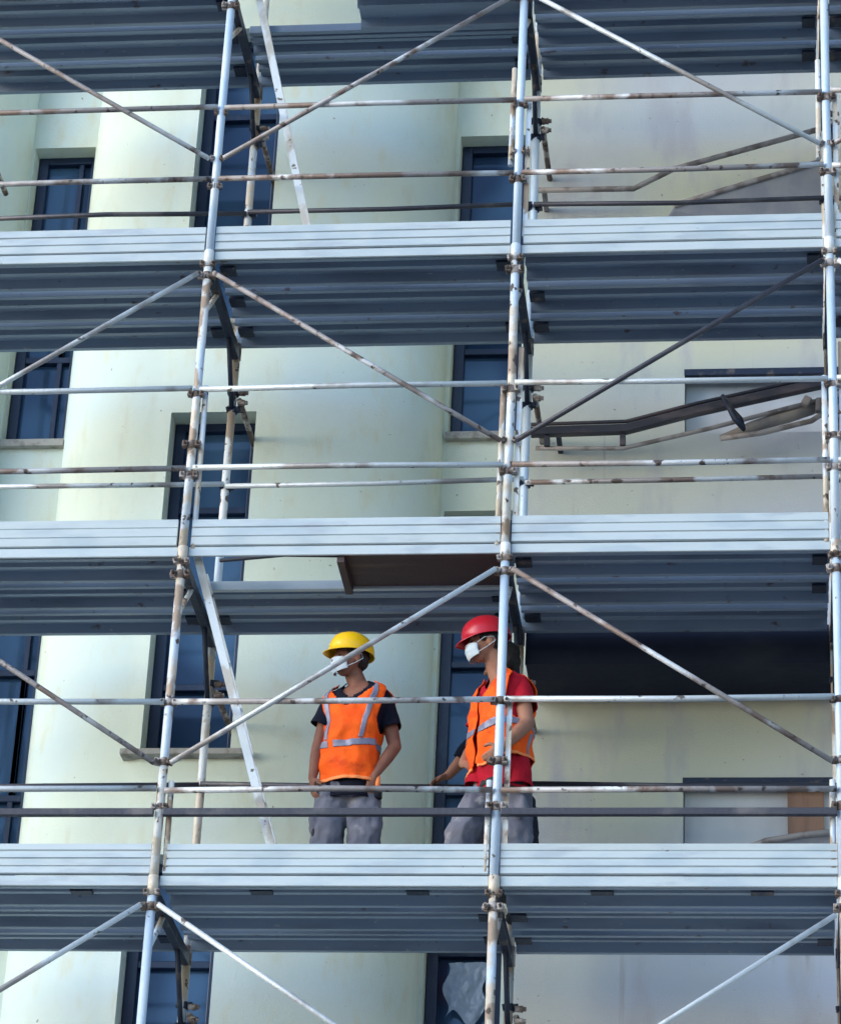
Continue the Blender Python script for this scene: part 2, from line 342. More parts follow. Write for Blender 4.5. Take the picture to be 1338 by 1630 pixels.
# ------------------------------------------------------------ awnings on the side wall
def brk(mb, x, y, z): mb.cbox((x, y, z), (.035, .05, .07))
A1 = empty('awning', (2.4, 1.6, 3.5), 'dark bent awning frame with pale lower rod and rolled cloth on the right wall', 'awning')
P = [(1.80, 1.34, 3.475), (2.38, 1.34, 3.487), (2.80, 1.34, 3.605), (3.62, 1.34, 3.80)]
bevel(MB().tube(P, .027, n=4, sq=1.0).build('front_bar', M['awn_dark'], A1), .005)
MB().tube([(a, b - .006, c + .052) for a, b, c in P], .012, n=10).build('top_rod', M['awn_dark'], A1)
P2 = [(1.83, 1.36, 3.375), (2.36, 1.36, 3.365), (2.90, 1.36, 3.50), (3.60, 1.36, 3.70)]
MB().tube(P2, .014, n=10).build('lower_rod', M['awn_pale'], A1)
MB().tube([(2.95, 1.37, 3.43), (3.2, 1.37, 3.465), (3.5, 1.37, 3.545), (3.6, 1.37, 3.62)], .017, n=10).build('lower_rod', M['awn_pale'], A1)
for x_ in (1.90, 2.36):
    mb = MB(); brk(mb, x_, 1.35, 3.41); bevel(mb.build('bracket', M['awn_dark'], A1), .004)
MB().tube([(2.965, 1.28, 3.68), (3.00, 1.25, 3.59), (3.04, 1.25, 3.50), (3.09, 1.27, 3.44), (3.075, 1.29, 3.52), (3.02, 1.3, 3.60)], [.012, .018, .02, .018, .014, .01], n=10).build('hook', M['dark_steel'], A1)
MB().tube([(2.95, 1.40, 3.45), (3.15, 1.40, 3.53), (3.35, 1.41, 3.60), (3.58, 1.40, 3.68)], [.018, .034, .042, .04], n=12).build('rolled_cloth', M['awn_cloth'], A1)
for c_, d_, a_ in (((3.47, 1.345, 3.665), (.05, .05, .06), .5), ((3.54, 1.35, 3.64), (.03, .05, .09), .05)):
    bevel(MB().cbox(c_, d_, Matrix.Rotation(a_, 3, 'Y')).build('roller_bracket', M['awn_cloth'], A1), .008)
for x in (1.95,): MB().box(x, x + .03, 1.36, 1.6, 3.47, 3.50).build('wall_bracket', M['dark_steel'], A1)

A2 = empty('awning', (2.4, 1.6, 5.3), 'pale bent awning rods with a dark cloth slope below, high on the right wall', 'awning')
MB().tube([(1.79, 1.37, 5.27), (2.405, 1.37, 5.265), (2.65, 1.37, 5.405), (3.62, 1.37, 5.70)], .019, n=10).build('upper_rod', M['awn_pale'], A2)
MB().tube([(2.66, 1.37, 5.13), (2.98, 1.37, 5.240), (3.3, 1.37, 5.345), (3.62, 1.37, 5.450)], .019, n=10).build('lower_rod', M['awn_pale'], A2)
MB().add([(2.66, 1.372, 5.12), (2.98, 1.372, 5.230), (3.3, 1.372, 5.335), (3.62, 1.372, 5.44), (3.62, 1.595, 4.9), (2.45, 1.595, 4.9),
          (2.66, 1.38, 5.105), (2.98, 1.38, 5.215), (3.3, 1.38, 5.320), (3.62, 1.38, 5.425), (3.62, 1.59, 4.88), (2.45, 1.59, 4.88)],
         [(0, 1, 2, 3, 4, 5), (11, 10, 9, 8, 7, 6), (0, 6, 7, 1), (1, 7, 8, 2), (2, 8, 9, 3), (3, 9, 10, 4), (4, 10, 11, 5), (5, 11, 6, 0)]).build('cloth', M['awn_cloth_dark'], A2)
for x, z in ((1.82, 5.255), (3.57, 5.67)): MB().box(x, x + .03, 1.38, 1.6, z, z + .03).build('wall_bracket', M['awn_pale'], A2)

A3 = empty('awning', (3.3, 1.6, .8), 'low dark awning hump on the right wall just above the lowest toe board', 'awning')
P3 = [(3.02, 1.37, .74), (3.2, 1.37, .81), (3.4, 1.37, .845), (3.62, 1.37, .87)]
MB().tube(P3, .018, n=10).build('upper_rod', M['awn_pale'], A3)
MB().add([(3.02, 1.375, .73), (3.2, 1.375, .80), (3.4, 1.375, .84), (3.62, 1.375, .865), (3.62, 1.59, .45), (2.9, 1.59, .45),
          (3.02, 1.385, .72), (3.2, 1.385, .79), (3.4, 1.385, .83), (3.62, 1.385, .855), (3.62, 1.585, .44), (2.9, 1.585, .44)],
         [(0, 1, 2, 3, 4, 5), (11, 10, 9, 8, 7, 6), (0, 6, 7, 1), (1, 7, 8, 2), (2, 8, 9, 3), (3, 9, 10, 4), (4, 10, 11, 5), (5, 11, 6, 0)]).build('cloth', M['awn_cloth_dark'], A3)

# ------------------------------------------------------------ scaffolding
SC = empty('scaffolding', (1.8, 0, GZ + .14), 'weathered steel facade scaffold with stacked decks, pale toe boards, rails and crossing braces', 'scaffold')
L = 1.956; D = 1.05; BAY = 1.8
XS = [-1.8, 0, 1.8, 3.6, 5.4]
def jt(a): return rnd.uniform(-a, a)
def coupler(fr, x, y, z, axis='x', s=1.0, m='rust'):
    mb = MB()
    mb.tube([(x, y, z - .03 * s), (x, y, z + .03 * s)], .034 * s, n=12)
    dx = .045 * s
    R = Matrix.Rotation(rad(90), 3, 'Y') if axis == 'x' else Matrix.Rotation(rad(90), 3, 'X')
    for sg in (-1, 1):
        p = Vector((x, y - .012, z)) + R @ Vector((0, 0, sg * dx))
        mb.cbox(p, (.038 * s, .05 * s, .044 * s), Matrix.Rotation(jt(.3), 3, 'Y'))
        mb.lathe_x(p + Vector((0, -.026 * s, 0)), Matrix.Rotation(rad(90), 3, 'X'), [(-.004, .012 * s), (.018 * s, .012 * s), (.022 * s, .007 * s), (.034 * s, .006 * s)], 6)
    return bevel(mb.build('coupler', M[m], fr), .003, 1)
def frame(xi, k):
    x = XS[xi]; z0 = k * L; z1 = z0 + L
    zb = GZ + .14 if k == -1 else z0 - .02
    blue = (xi, k) in ((1, -1), (1, 2), (2, 2), (2, 0), (3, 1), (3, 0), (1, 3), (3, 2), (2, 3))
    fr = MB()
    # transom: rectangular header carrying the decks
    fr.box(x - .022, x + .022, .03, D - .03, z1 - .075, z1 - .004)
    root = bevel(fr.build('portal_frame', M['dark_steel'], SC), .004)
    dx = jt(.004)
    zs = [zb, (zb + z1) / 2, z1 - .02]
    MB().tube([(x + dx, 0, zs[0]), (x - dx, 0, zs[1]), (x, 0, zs[2])], .0245, n=16).build('front_post', M['post_blue' if blue else 'post'], root)
    MB().tube([(x, D, zs[0]), (x + dx, D, zs[1]), (x, D, zs[2])], .0245, n=16).build('rear_post', M['post_blue' if (xi == 2 and k in (1, 2)) else 'post'], root)
    # spigot collars
    MB().tube([(x, 0, z1 - .06), (x, 0, z1 + .05)], .029, n=16).build('collar', M['post'], root)
    MB().tube([(x, D, z1 - .06), (x, D, z1 + .05)], .029, n=16).build('collar', M['rust'], root)
    # knee braces and gusset plates
    MB().tube([(x, .012, z1 - .36), (x + .006, .30, z1 - .06)], .015, n=10).build('knee_brace', M['post'], root)
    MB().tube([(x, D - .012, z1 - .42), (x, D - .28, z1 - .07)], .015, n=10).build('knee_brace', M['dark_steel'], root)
    g_ = MB(); g_.add([(x - .004, .02, z1 - .07), (x - .004, .16, z1 - .07), (x - .004, .02, z1 - .22), (x + .004, .02, z1 - .07), (x + .004, .16, z1 - .07), (x + .004, .02, z1 - .22)], [(0, 1, 2), (5, 4, 3), (0, 3, 4, 1), (1, 4, 5, 2), (2, 5, 3, 0)]); g_.build('gusset', M['rust'], root)
    # second guard post clipped beside the front post
    if k >= 0 and not (xi == 1 and k == 2):
        off = .052 if xi == 1 else -.05
        h0, h1 = {1: (z0 + .05, z0 + 1.1), 2: (z0 + .62, z0 + 1.32), 0: (z0 + .08, z0 + .6), 3: (z0 + .1, z0 + 1.1)}.get(k, (0, 0))
        MB().tube([(x + off, .022, h0), (x + off * .9, .02, h1)], .016, n=10).build('guard_post', M['post'], root)
        if xi in (2, 3): MB().tube([(x + .046, .026, z0 + .12), (x + .05, .024, z0 + (1.32 if k == 1 else 1.08))], .014, n=4).build('guard_post', M['post'], root)
    for zz in ([z0 + 1.03, z0 + .70, z0 + .50] if k != 0 else [z0 + 1.05, z0 + .70, z0 + .44]):
        coupler(root, x, -.002, zz, 'x', .74 + jt(.12))
    coupler(root, x, 0, z1 - .125, 'x', .85)
    coupler(root, x, -.002, z1 - .045, 'x', .7)
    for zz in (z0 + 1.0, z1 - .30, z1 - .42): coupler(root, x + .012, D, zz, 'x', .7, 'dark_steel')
    # wall tie
    tie = MB(); tie.tube([(x + .045, D - .02, z1 - .36), (x + .05, 1.62, z1 - .36)], .018, n=10)
    for q in (-.03, .04): tie.lathe_x((x + .07, D - .04, z1 - .36 + q), Matrix.Rotation(rad(90), 3, 'Y'), [(-.03, .016), (0, .02), (.012, .02), (.014, .013), (.03, .013)], 10)
    tie.build('wall_tie', M['rust'], root)
    return root
for k in range(-1, 4):
    for xi in range(5): frame(xi, k)

def profile_plank(x0, x1, y0, y1, z0):
    p = [(y0, z0), (y0 + .030, z0), (y0 + .030, z0 + .006), (y0 + .006, z0 + .010), (y0 + .006, z0 + .055)]
    ym = (y0 + y1) / 2
    p += [(ym - .030, z0 + .055), (ym - .018, z0 + .022), (ym + .012, z0 + .022), (ym + .030, z0 + .055)]
    p += [(y1 - .045, z0 + .055), (y1 - .030, z0), (y1, z0), (y1, z0 + .062), (y0, z0 + .062)]
    return MB().extrude_x(p, x0, x1)
for k in range(0, 5):
    z = k * L
    for b in range(4):
        x0, x1 = XS[b] + .035, XS[b + 1] - .035
        open_ = b == 1 and k in (1, 3)
        for j in range(3):
            ya = .03 + j * .345 + jt(.004); yb = ya + .292
            if open_ and j == 0: continue
            if open_ and j == 1: ya += .11
            dz = jt(.004)
            o = fix_normals(profile_plank(x0 + jt(.006), x1 + jt(.006), ya, yb, z + dz).build('deck_plank', M['plank'], SC))
            if k == 0 and j == 0: pl = [(.30, .06, .06), (.78, .06, .06)]
            else: pl = [(q, w_, .10) for q, w_ in ((.03, .045), (.97, .04)) if rnd.random() < .6]
            for px, hw_, dy_ in pl:
                bevel(MB().box(x0 + px * (x1 - x0) - hw_, x0 + px * (x1 - x0) + hw_, ya + .09, ya + .09 + dy_, z + .012, z + .030).build('hook_plate', M['dark_steel'], o), .004)
        # front edge strip of the deck
        bevel(MB().box(x0 - .005, x1 + .005, .012, .028, z + .001, z + .058).build('deck_edge', M['galv'], SC), .004)
        if open_:
            hx1 = x0 + (.84 if k == 1 else .66); yy = .47 if k == 1 else .60
            h = MB(); h.box(x0, x1, .438, .470, z + .002, z + .06)
            bevel(h.build('hatch_frame', M['galv' if k == 1 else 'plank'], SC), .004)
            if k == 1:
                o = MB().box(hx1 + .03, x1, .032, .436, z + .018, z + .034).build('hatch_board', M['wood_brown'], SC)
                MB().box(hx1 - .012, hx1 + .028, .034, .434, z - .035, z + .05).build('hatch_hinge', M['wood_brown'], o)
                MB().tube([(x0 + .12, .30, z + .12), (x0 + .5, .20, z + .10), (hx1 - .02, .08, z + .03)], .012, n=8).build('hatch_prop', M['rail_dark'], SC)
            else:
                o = profile_plank(hx1 + .05, x1, .032, .436, z).build('hatch_board', M['plank'], SC); fix_normals(o)
        # toe board: ribbed metal strips
        n = 4 if k == 0 else 3; zb, zt = z + .064, z + (.232 if k != 0 else .240)
        hh = (zt - zb) / n; p = []
        yf = .006 + jt(.003)
        for s_ in range(n):
            a, c = zb + s_ * hh, zb + (s_ + 1) * hh; t = jt(.0022)
            p += [(yf + .008, a + .0015), (yf + t, a + .006), (yf - t - .001, c - .005), (yf + .008, c - .0015)]
        p = [(yf + .022, zb)] + p + [(yf + .022, zt)]
        o = fix_normals(MB().extrude_x(p, x0 + jt(.008), x1 + jt(.008)).build('toe_board', M['galv'], SC))
        # front rails
        hs = [(1.05, 'rail'), (.53, 'rail')] if k == 0 else ([(1.055, 'rail_pale'), (.535, 'rail_pale')] if k == 1 else [(1.062, 'rail'), (.54, 'rail')])
        if k == 0 and b == 2: hs[0] = (1.055, 'rail_pale')
        if k == 0 and b == 0: hs = [(1.05, 'rail_pale'), (.54, 'rail_pale')]
        if k == 1 and b == 2: hs = [(1.06, 'rail_pale'), (.535, 'rail')]
        if k == 1 and b == 0: hs = [(1.06, 'rail_pale'), (.535, 'rail')]
        for h_, m_ in hs:
            sag = jt(.006)
            MB().tube([(x0 - .012, -.03, z + h_ + jt(.006)), ((x0 + x1) / 2, -.03 + jt(.006), z + h_ + sag), (x1 + .012, -.03, z + h_ + jt(.006))], .0165, n=12).build('guard_rail', M[m_], SC)
        if k == 0:
            bevel(MB().box(x0 - .01, x1 + .01, -.05, -.014, z + .378, z + .418).build('guard_rail', M['rail_dark'], SC), .004)['label'] = 'dark square rail'
        # rear rail
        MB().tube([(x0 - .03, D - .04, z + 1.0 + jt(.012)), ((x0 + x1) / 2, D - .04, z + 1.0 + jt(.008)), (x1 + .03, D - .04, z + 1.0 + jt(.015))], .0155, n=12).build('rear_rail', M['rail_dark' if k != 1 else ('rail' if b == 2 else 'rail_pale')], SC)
# diagonal braces zig-zag over the front
def brace(xa, za, xb, zb_, m='rail'):
    MB().tube([(xa, -.045, za), ((xa + xb) / 2, -.05, (za + zb_) / 2 - .004), (xb, -.045, zb_)], .0150, n=12).build('diagonal_brace', M[m], SC)
for k in range(-1, 4):
    z = k * L; lo, hi = z + .68, z + 1.83
    for b in range(4):
        up = (b + (k % 2)) % 2 == 1      # rises to the right?
        xa, xb = XS[b] + .045, XS[b + 1] - .045
        m = {(2, 2): 'rail_pale', (1, 0): 'rail_pale', (-1, 0): 'rail_pale', (-1, 1): 'rail_pale', (-1, 2): 'rail_pale', (0, 1): 'rail_pale'}.get((k, b), 'rail')
        if (k, b) == (1, 2): m = 'rail_dark'
        if (k, b) == (-1, 2): lo, hi = z + .64, z + 1.78
        else: lo, hi = z + .68, z + 1.83
        if up: brace(xa, lo, xb, hi, m)
        else: brace(xa, hi, xb, lo, m)

# ------------------------------------------------------------ ladders
def ladder(p0, p1, label):
    r = empty('ladder', (p0[0], p0[1] + .15, p0[2]), label, 'ladder', 'ladders between the decks')
    w = .30; v0, v1 = Vector(p0), Vector(p1)
    for dy in (0, w):
        MB().tube([v0 + Vector((0, dy, 0)), v1 + Vector((0, dy, 0))], .022 if dy == 0 else .019, n=4).build('stile', M['ladder'], r)
    n = int((v1 - v0).length / .27)
    for i in range(1, n):
        q = v0.lerp(v1, i / n)
        MB().tube([q + Vector((0, .02, 0)), q + Vector((0, w - .02, 0))], .012, n=10).build('rung', M['ladder'], r)
ladder((.655, .10, .062), (.055, .10, 2.03), 'pale aluminium ladder leaning up from the lowest deck through the hatch')
ladder((.60, .10, 3.975), (.125, .10, 5.98), 'scuffed ladder leaning on the topmost walkway beside the upper window')

# ------------------------------------------------------------ people
def fuse(name, mb, m, parent, voxel=.008, smooth=3, wr=0, wf=10, seed=0, stretch=(1, 1, 1), keep_z=None):
    me = mb.mesh('tmp'); ob = bpy.data.objects.new('tmp', me); COL.objects.link(ob)
    r = ob.modifiers.new('r', 'REMESH'); r.mode = 'VOXEL'; r.voxel_size = voxel
    if smooth:
        s_ = ob.modifiers.new('s', 'SMOOTH'); s_.iterations = smooth; s_.factor = .5
    bpy.context.view_layer.update(); dg = bpy.context.evaluated_depsgraph_get()
    me2 = bpy.data.meshes.new_from_object(ob.evaluated_get(dg)); bpy.data.objects.remove(ob); bpy.data.meshes.remove(me)
    if wr:
        ns = [v.normal.copy() for v in me2.vertices]
        for v, nn in zip(me2.vertices, ns):
            q = Vector((v.co.x * stretch[0], v.co.y * stretch[1], v.co.z * stretch[2])) * wf + Vector((seed, 0, 0))
            a = noise.noise(q) + .5 * noise.noise(q * 2.1)
            v.co += nn * wr * (1 - 2 * abs(a))
    o = Vector((0, 0, 0)); p = parent
    while p: o += p.location; p = p.parent
    for v in me2.vertices: v.co -= o
    for p_ in me2.polygons: p_.use_smooth = True
    me2.materials.clear(); me2.materials.append(m); me2.name = name
    ob = bpy.data.objects.new(name, me2); COL.objects.link(ob); ob.parent = parent
    return ob

def interp(rings, t):
    """rings: list of (z, cx, cy, a, b) bottom to top, t in 0..1 by z; smooth"""
    z = rings[0][0] + (rings[-1][0] - rings[0][0]) * t
    for i in range(len(rings) - 1):
        if z <= rings[i + 1][0] + 1e-9:
            u = (z - rings[i][0]) / (rings[i + 1][0] - rings[i][0]); u = max(0, min(1, u))
            g0 = rings[max(i - 1, 0)]; g1 = rings[i]; g2 = rings[i + 1]; g3 = rings[min(i + 2, len(rings) - 1)]
            out = [z]
            for q in range(1, 5):
                m1 = (g2[q] - g0[q]) / max(g2[0] - g0[0], 1e-6) * (g2[0] - g1[0]); m2 = (g3[q] - g1[q]) / max(g3[0] - g1[0], 1e-6) * (g2[0] - g1[0])
                out.append((2 * u ** 3 - 3 * u ** 2 + 1) * g1[q] + (u ** 3 - 2 * u ** 2 + u) * m1 + (-2 * u ** 3 + 3 * u ** 2) * g2[q] + (u ** 3 - u ** 2) * m2)
            return out
    return list(rings[-1])
def ring_pt(rings, yaw, th, t, off, wr=0, seed=0, e=.8):
    """th = 0 is the front, +90 the wearer's left"""
    z, cx, cy, a, b = interp(rings, t)
    a += off; b += off
    s_, c = math.sin(th), math.cos(th)
    lx = a * math.copysign(abs(s_) ** e, s_); ly = b * math.copysign(abs(c) ** e, c)
    f = Vector((math.sin(yaw), -math.cos(yaw), 0)); l = Vector((math.cos(yaw), math.sin(yaw), 0))   # yaw 0 faces the camera (-y)
    p = Vector((cx, cy, z)) + l * lx + f * ly
    if wr:
        n = (l * lx / a ** 2 + f * ly / b ** 2).normalized()
        q = Vector((p.x * 9 + seed, p.y * 9, p.z * 6)); q2 = Vector((p.x * 20 + seed, p.y * 20, p.z * 13 + p.x * 9))
        p += n * wr * (1.0 - 2.2 * abs(noise.noise(q)) + .7 * noise.noise(q2))
    return p
def shell(name, rings, yaw, off, keep, m, parent, nt_=110, nth=150, wr=0, seed=0, thick=.004, trange=(0, 1)):
    vs = [ring_pt(rings, yaw, 2 * math.pi * i / nth, trange[0] + (trange[1] - trange[0]) * j / nt_, off, wr, seed) for j in range(nt_ + 1) for i in range(nth)]
    fs = []
    for j in range(nt_):
        for i in range(nth):
            th = 2 * math.pi * (i + .5) / nth; th = th - 2 * math.pi if th > math.pi else th
            t = trange[0] + (trange[1] - trange[0]) * (j + .5) / nt_
            if keep(th, t): fs.append((j * nth + i, j * nth + (i + 1) % nth, (j + 1) * nth + (i + 1) % nth, (j + 1) * nth + i))
    used = sorted({i for f in fs for i in f}); mp = {u: i for i, u in enumerate(used)}
    o = MB().add([vs[u] for u in used], [tuple(mp[i] for i in f) for f in fs], True).build(name, m, parent)
    sm = o.modifiers.new('sm', 'SMOOTH'); sm.iterations = 1; sm.factor = .3
    s_ = o.modifiers.new('s', 'SOLIDIFY'); s_.thickness = thick; s_.offset = 0
    return o

def shirt(rings, yaw, m, parent, arms, neck_z, vdepth, vw, seed, r0=.058, r1=.064, extra=()):
    zl, zh = rings[0][0], rings[-1][0]; nth, nt2 = 120, 90; vs = []; fs = []
    rg = [(r[0] - (.05 if i == 0 else 0), *r[1:]) for i, r in enumerate(rings)]; zl = rg[0][0]
    for j in range(nt2 + 1):
        for i in range(nth): vs.append(ring_pt(rg, yaw, 2 * math.pi * i / nth, j / nt2, .004, .007, seed))
    for j in range(nt2):
        for i in range(nth):
            th = 2 * math.pi * (i + .5) / nth; th = th - 2 * math.pi if th > math.pi else th
            z = zl + (zh - zl) * (j + .5) / nt2
            if z > neck_z: continue
            if abs(th) < 1.5 and abs(math.sin(th)) * .12 < (z - vdepth) * vw: continue
            fs.append((j * nth + i, j * nth + (i + 1) % nth, (j + 1) * nth + (i + 1) % nth, (j + 1) * nth + i))
    used = sorted({i for f in fs for i in f}); mp = {u: i for i, u in enumerate(used)}
    mb = MB().add([vs[u] for u in used], [tuple(mp[i] for i in f) for f in fs], True)
    for pts, ra, rb in [([a, b], r0, r1) for a, b in arms] + list(extra):
        a, b = Vector(pts[0]), Vector(pts[1]); n_ = 14; k_ = 30; d = (b - a).normalized()
        up = Vector((0, 0, 1)) if abs(d.z) < .9 else Vector((0, 1, 0)); u = d.cross(up).normalized(); w = u.cross(d).normalized()
        tv = []
        for q in range(-4, n_ + 1):
            t = max(q, 0) / n_; rr = (ra + (rb - ra) * t) * (math.cos(min(0, q) / 4 * math.pi / 2 * .97) if q < 0 else 1); c = a.lerp(b, t) + d * (ra * math.sin(min(0, q) / 4 * math.pi / 2))
            for i in range(k_):
                th = 2 * math.pi * i / k_; p = c + (u * math.cos(th) + w * math.sin(th)) * rr
                p += (u * math.cos(th) + w * math.sin(th)) * .006 * noise.noise(p * 16 + Vector((seed, 0, 0))) * (1 + t)
                tv.append(p)
        K = n_ + 5
        mb.add(tv, [(i * k_ + j, i * k_ + (j + 1) % k_, (i + 1) * k_ + (j + 1) % k_, (i + 1) * k_ + j) for i in range(K - 1) for j in range(k_)], True)
    o = mb.build('t_shirt', m, parent); so = o.modifiers.new('s', 'SOLIDIFY'); so.thickness = .004; so.offset = 0
    return o
def basis(fwd, up=(0, 0, 1), roll=0):
    f = Vector(fwd).normalized(); u = Vector(up); l = u.cross(f).normalized(); u = f.cross(l).normalized()
    R = Matrix((l, -f, u)).transposed()        # columns: local x = left, local -y = forward, z = up
    return R @ Matrix.Rotation(roll, 3, 'Y')
def head_prims(mb, c, R, s=1.0):
    def T(v): return Vector(c) + R @ (Vector(v) * s)
    def e(p, r): mb.ell(T(p), [q * s for q in r], R)
    e((0, .012, .035), (.074, .094, .085)); e((0, -.022, -.005), (.064, .068, .085)); e((0, -.045, -.068), (.040, .038, .036))
    e((0, -.078, .030), (.048, .014, .012))                                   # brow
    mb.capsule(T((0, -.092, .018)), .008 * s, T((0, -.112, -.022)), .013 * s)      # nose
    e((.014, -.100, -.024), (.009, .010, .008)); e((-.014, -.100, -.024), (.009, .010, .008))
    e((0, -.090, -.052), (.024, .010, .006)); e((0, -.088, -.062), (.021, .010, .006))    # lips
    for sg in (-1, 1):
        e((sg * .040, -.074, -.012), (.022, .016, .018))                      # cheek
        e((sg * .077, .012, -.005), (.009, .020, .033)); e((sg * .074, .010, -.030), (.008, .010, .012))   # ear
def hand_prims(mb, wrist, d, palm_n, side, curl=.5, s=1.0, spread=.12):
    """d = direction of the hand, palm_n = direction the palm faces, side = +1/-1 where the thumb sits"""
    d = Vector(d).normalized(); n = Vector(palm_n); n = (n - d * n.dot(d)).normalized(); t = d.cross(n).normalized() * side
    w = Vector(wrist)
    R = Matrix((t, n, d)).transposed()
    mb.ell(w + d * .045 * s, (.038 * s, .016 * s, .052 * s), R)
    mb.capsule(w - d * .01, .021 * s, w + d * .03 * s, .022 * s)
    for i, ln in enumerate((.068, .076, .070, .055)):
        o = (.027 - i * .018) * s
        b = w + d * (.080 - abs(i - 1.2) * .005) * s + t * o
        dd = (d + t * spread * (1.2 - i) * .5).normalized(); ang = curl * (1 + .12 * i)
        p = b; r = .0092 * s
        for q in range(3):
            a = ang * (q + .6) * .75
            v = dd * math.cos(a) + n * math.sin(a); nx = p + v * ln * s * (.42, .32, .26)[q]
            mb.capsule(p, r, nx, r * .92, n=10, m=3); r *= .92; p = nx
    b = w + d * .020 * s + t * .030 * s
    p1 = b + (d * .55 + t * .7 + n * .35).normalized() * .038 * s; p2 = p1 + (d * .85 + t * .25 + n * .4).normalized() * .032 * s
    mb.capsule(b - t * .012, .014 * s, p1, .0115 * s, n=10, m=3); mb.capsule(p1, .0112 * s, p2, .0095 * s, n=10, m=3)

def helmet(c, R, m, parent, s=1.0):
    """c = head centre; dome with a ridge, rim and peak (towards local -y)"""
    nr, nt_ = 14, 56; a, b, h = .118, .144, .126
    def T(v): return Vector(c) + R @ (Vector(v) * s)
    prof = [(math.sin(t), math.cos(t)) for t in [math.pi / 2 * i / nr for i in range(nr + 1)]]
    vs = []
    for k, (r, z) in enumerate(prof):
        for j in range(nt_):
            p = 2 * math.pi * j / nt_; x, y = math.sin(p), -math.cos(p)
            r_ = r ** .82; rid = .006 * math.exp(-((x * r) / .13) ** 2) * (1 if r > .02 else 1) + .003 * math.exp(-((abs(x * r) - .42) / .08) ** 2)
            vs.append(T((a * r_ * x, b * r_ * y + .008, .050 + (h + rid) * max(z, 0) ** .92)))
    for out, dz in ((1.005, -.008), (1.02, -.016), (1.03, -.019)):
        for j in range(nt_):
            p = 2 * math.pi * j / nt_; x, y = math.sin(p), -math.cos(p)
            pk = max(0, -y) ** 2.2; e_ = out + (out - 1) * 10.0 * pk
            vs.append(T((a * min(out, 1.07) * x, b * e_ * y + .008, .050 + dz - .022 * pk * (out - 1) / .03)))
    K = len(vs) // nt_
    fs = [(i * nt_ + j, i * nt_ + (j + 1) % nt_, (i + 1) * nt_ + (j + 1) % nt_, (i + 1) * nt_ + j) for i in range(K - 1) for j in range(nt_)]
    o = MB().add(vs, fs, True).build('hard_hat', m, parent)
    so = o.modifiers.new('s', 'SOLIDIFY'); so.thickness = .004 * s; so.offset = -1
    # suspension band, side slot and chin strap
    bd = MB(); n = 40
    ring = [T((.083 * math.sin(2 * math.pi * j / n), .103 * -math.cos(2 * math.pi * j / n) + .012, .040)) for j in range(n)] 
    ring2 = [T((.083 * math.sin(2 * math.pi * j / n), .103 * -math.cos(2 * math.pi * j / n) + .012, .072)) for j in range(n)]
    bd.add(ring + ring2, [(j, (j + 1) % n, n + (j + 1) % n, n + j) for j in range(n)], True)
    b_ = bd.build('head_band', M['black'], o); so = b_.modifiers.new('s', 'SOLIDIFY'); so.thickness = .004
    kn = MB(); kn.ell(T((0, .118, .045)), (.026 * s, .016 * s, .022 * s), R); kn.build('ratchet_knob', M['black'], o)
    return o
def mask(c, R, parent, s=1.0):
    def T(v): return Vector(c) + R @ (Vector(v) * s)
    nu, nv = 26, 18; vs = []
    for j in range(nv + 1):
        for i in range(nu + 1):
            u, v = i / nu * 2 - 1, j / nv * 2 - 1
            az = u * 1.12
            rr = 1 + .06 * (1 - v * v) * (1 - u * u) + .012 * math.sin(v * 9) * (1 - abs(u))
            hgt = (.046 - .014 * abs(u) ** 2)
            vs.append(T((.079 * rr * math.sin(az), -.030 - (.098 - .012 * max(0, -v)) * rr * math.cos(az) * (1 - .10 * max(v, 0) * 0) + .012, -.048 + v * hgt)))
    fs = [(j * (nu + 1) + i, j * (nu + 1) + i + 1, (j + 1) * (nu + 1) + i + 1, (j + 1) * (nu + 1) + i) for j in range(nv) for i in range(nu)]
    o = MB().add(vs, fs, True).build('face_mask', M['mask'], parent)
    so = o.modifiers.new('s', 'SOLIDIFY'); so.thickness = .003
    for sg in (-1, 1):
        l = MB(); l.tube([T((sg * .070, -.060, -.012)), T((sg * .083, -.020, .012)), T((sg * .090, .030, .012)), T((sg * .089, .036, -.015)), T((sg * .083, -.010, -.045)), T((sg * .068, -.060, -.070))], .0022 * s, n=6); l.build('ear_loop', M['mask'], o)
    return o
def hair(c, R, parent, s=1.0, back=True):
    def T(v): return Vector(c) + R @ (Vector(v) * s)
    mb = MB(); mb.ell(T((0, .022, .050)), (.081 * s, .098 * s, .082 * s), R)
    mb.ell(T((0, .062, .0)), (.066 * s, .052 * s, .060 * s), R)
    for sg in (-1, 1): mb.ell(T((sg * .068, -.022, .025)), (.014 * s, .022 * s, .03 * s), R)
    return fuse('hair', mb, M['hair'], parent, .007, 2, .003, 60)
def eyes(c, R, parent, s=1.0):
    for sg in (-1, 1): MB().ell(Vector(c) + R @ (Vector((sg * .031, -.083, .008)) * s), (.014 * s, .008 * s, .006 * s), R).build('eye', M['eye'], parent)
def boot(mb, ankle, yaw, s=1.0):
    f = Vector((math.sin(yaw), -math.cos(yaw), 0)); a = Vector(ankle)
    mb.capsule(a + Vector((0, 0, .05)), .052, a + Vector((0, 0, -.02)), .048)
    mb.capsule(a + Vector((0, 0, -.045)) - f * .03, .042, a + Vector((0, 0, -.052)) + f * .13, .038)
def add_torso(mb, rings, yaw, off=0, n=28, m=18, e=.8):
    vs = [ring_pt(rings, yaw, 2 * math.pi * i / n, j / m, off, 0, 0, e) for j in range(m + 1) for i in range(n)]
    fs = [(j * n + i, j * n + (i + 1) % n, (j + 1) * n + (i + 1) % n, (j + 1) * n + i) for j in range(m) for i in range(n)]
    fs += [tuple(range(n))[::-1], tuple(m * n + i for i in range(n))]
    mb.add(vs, fs, True)

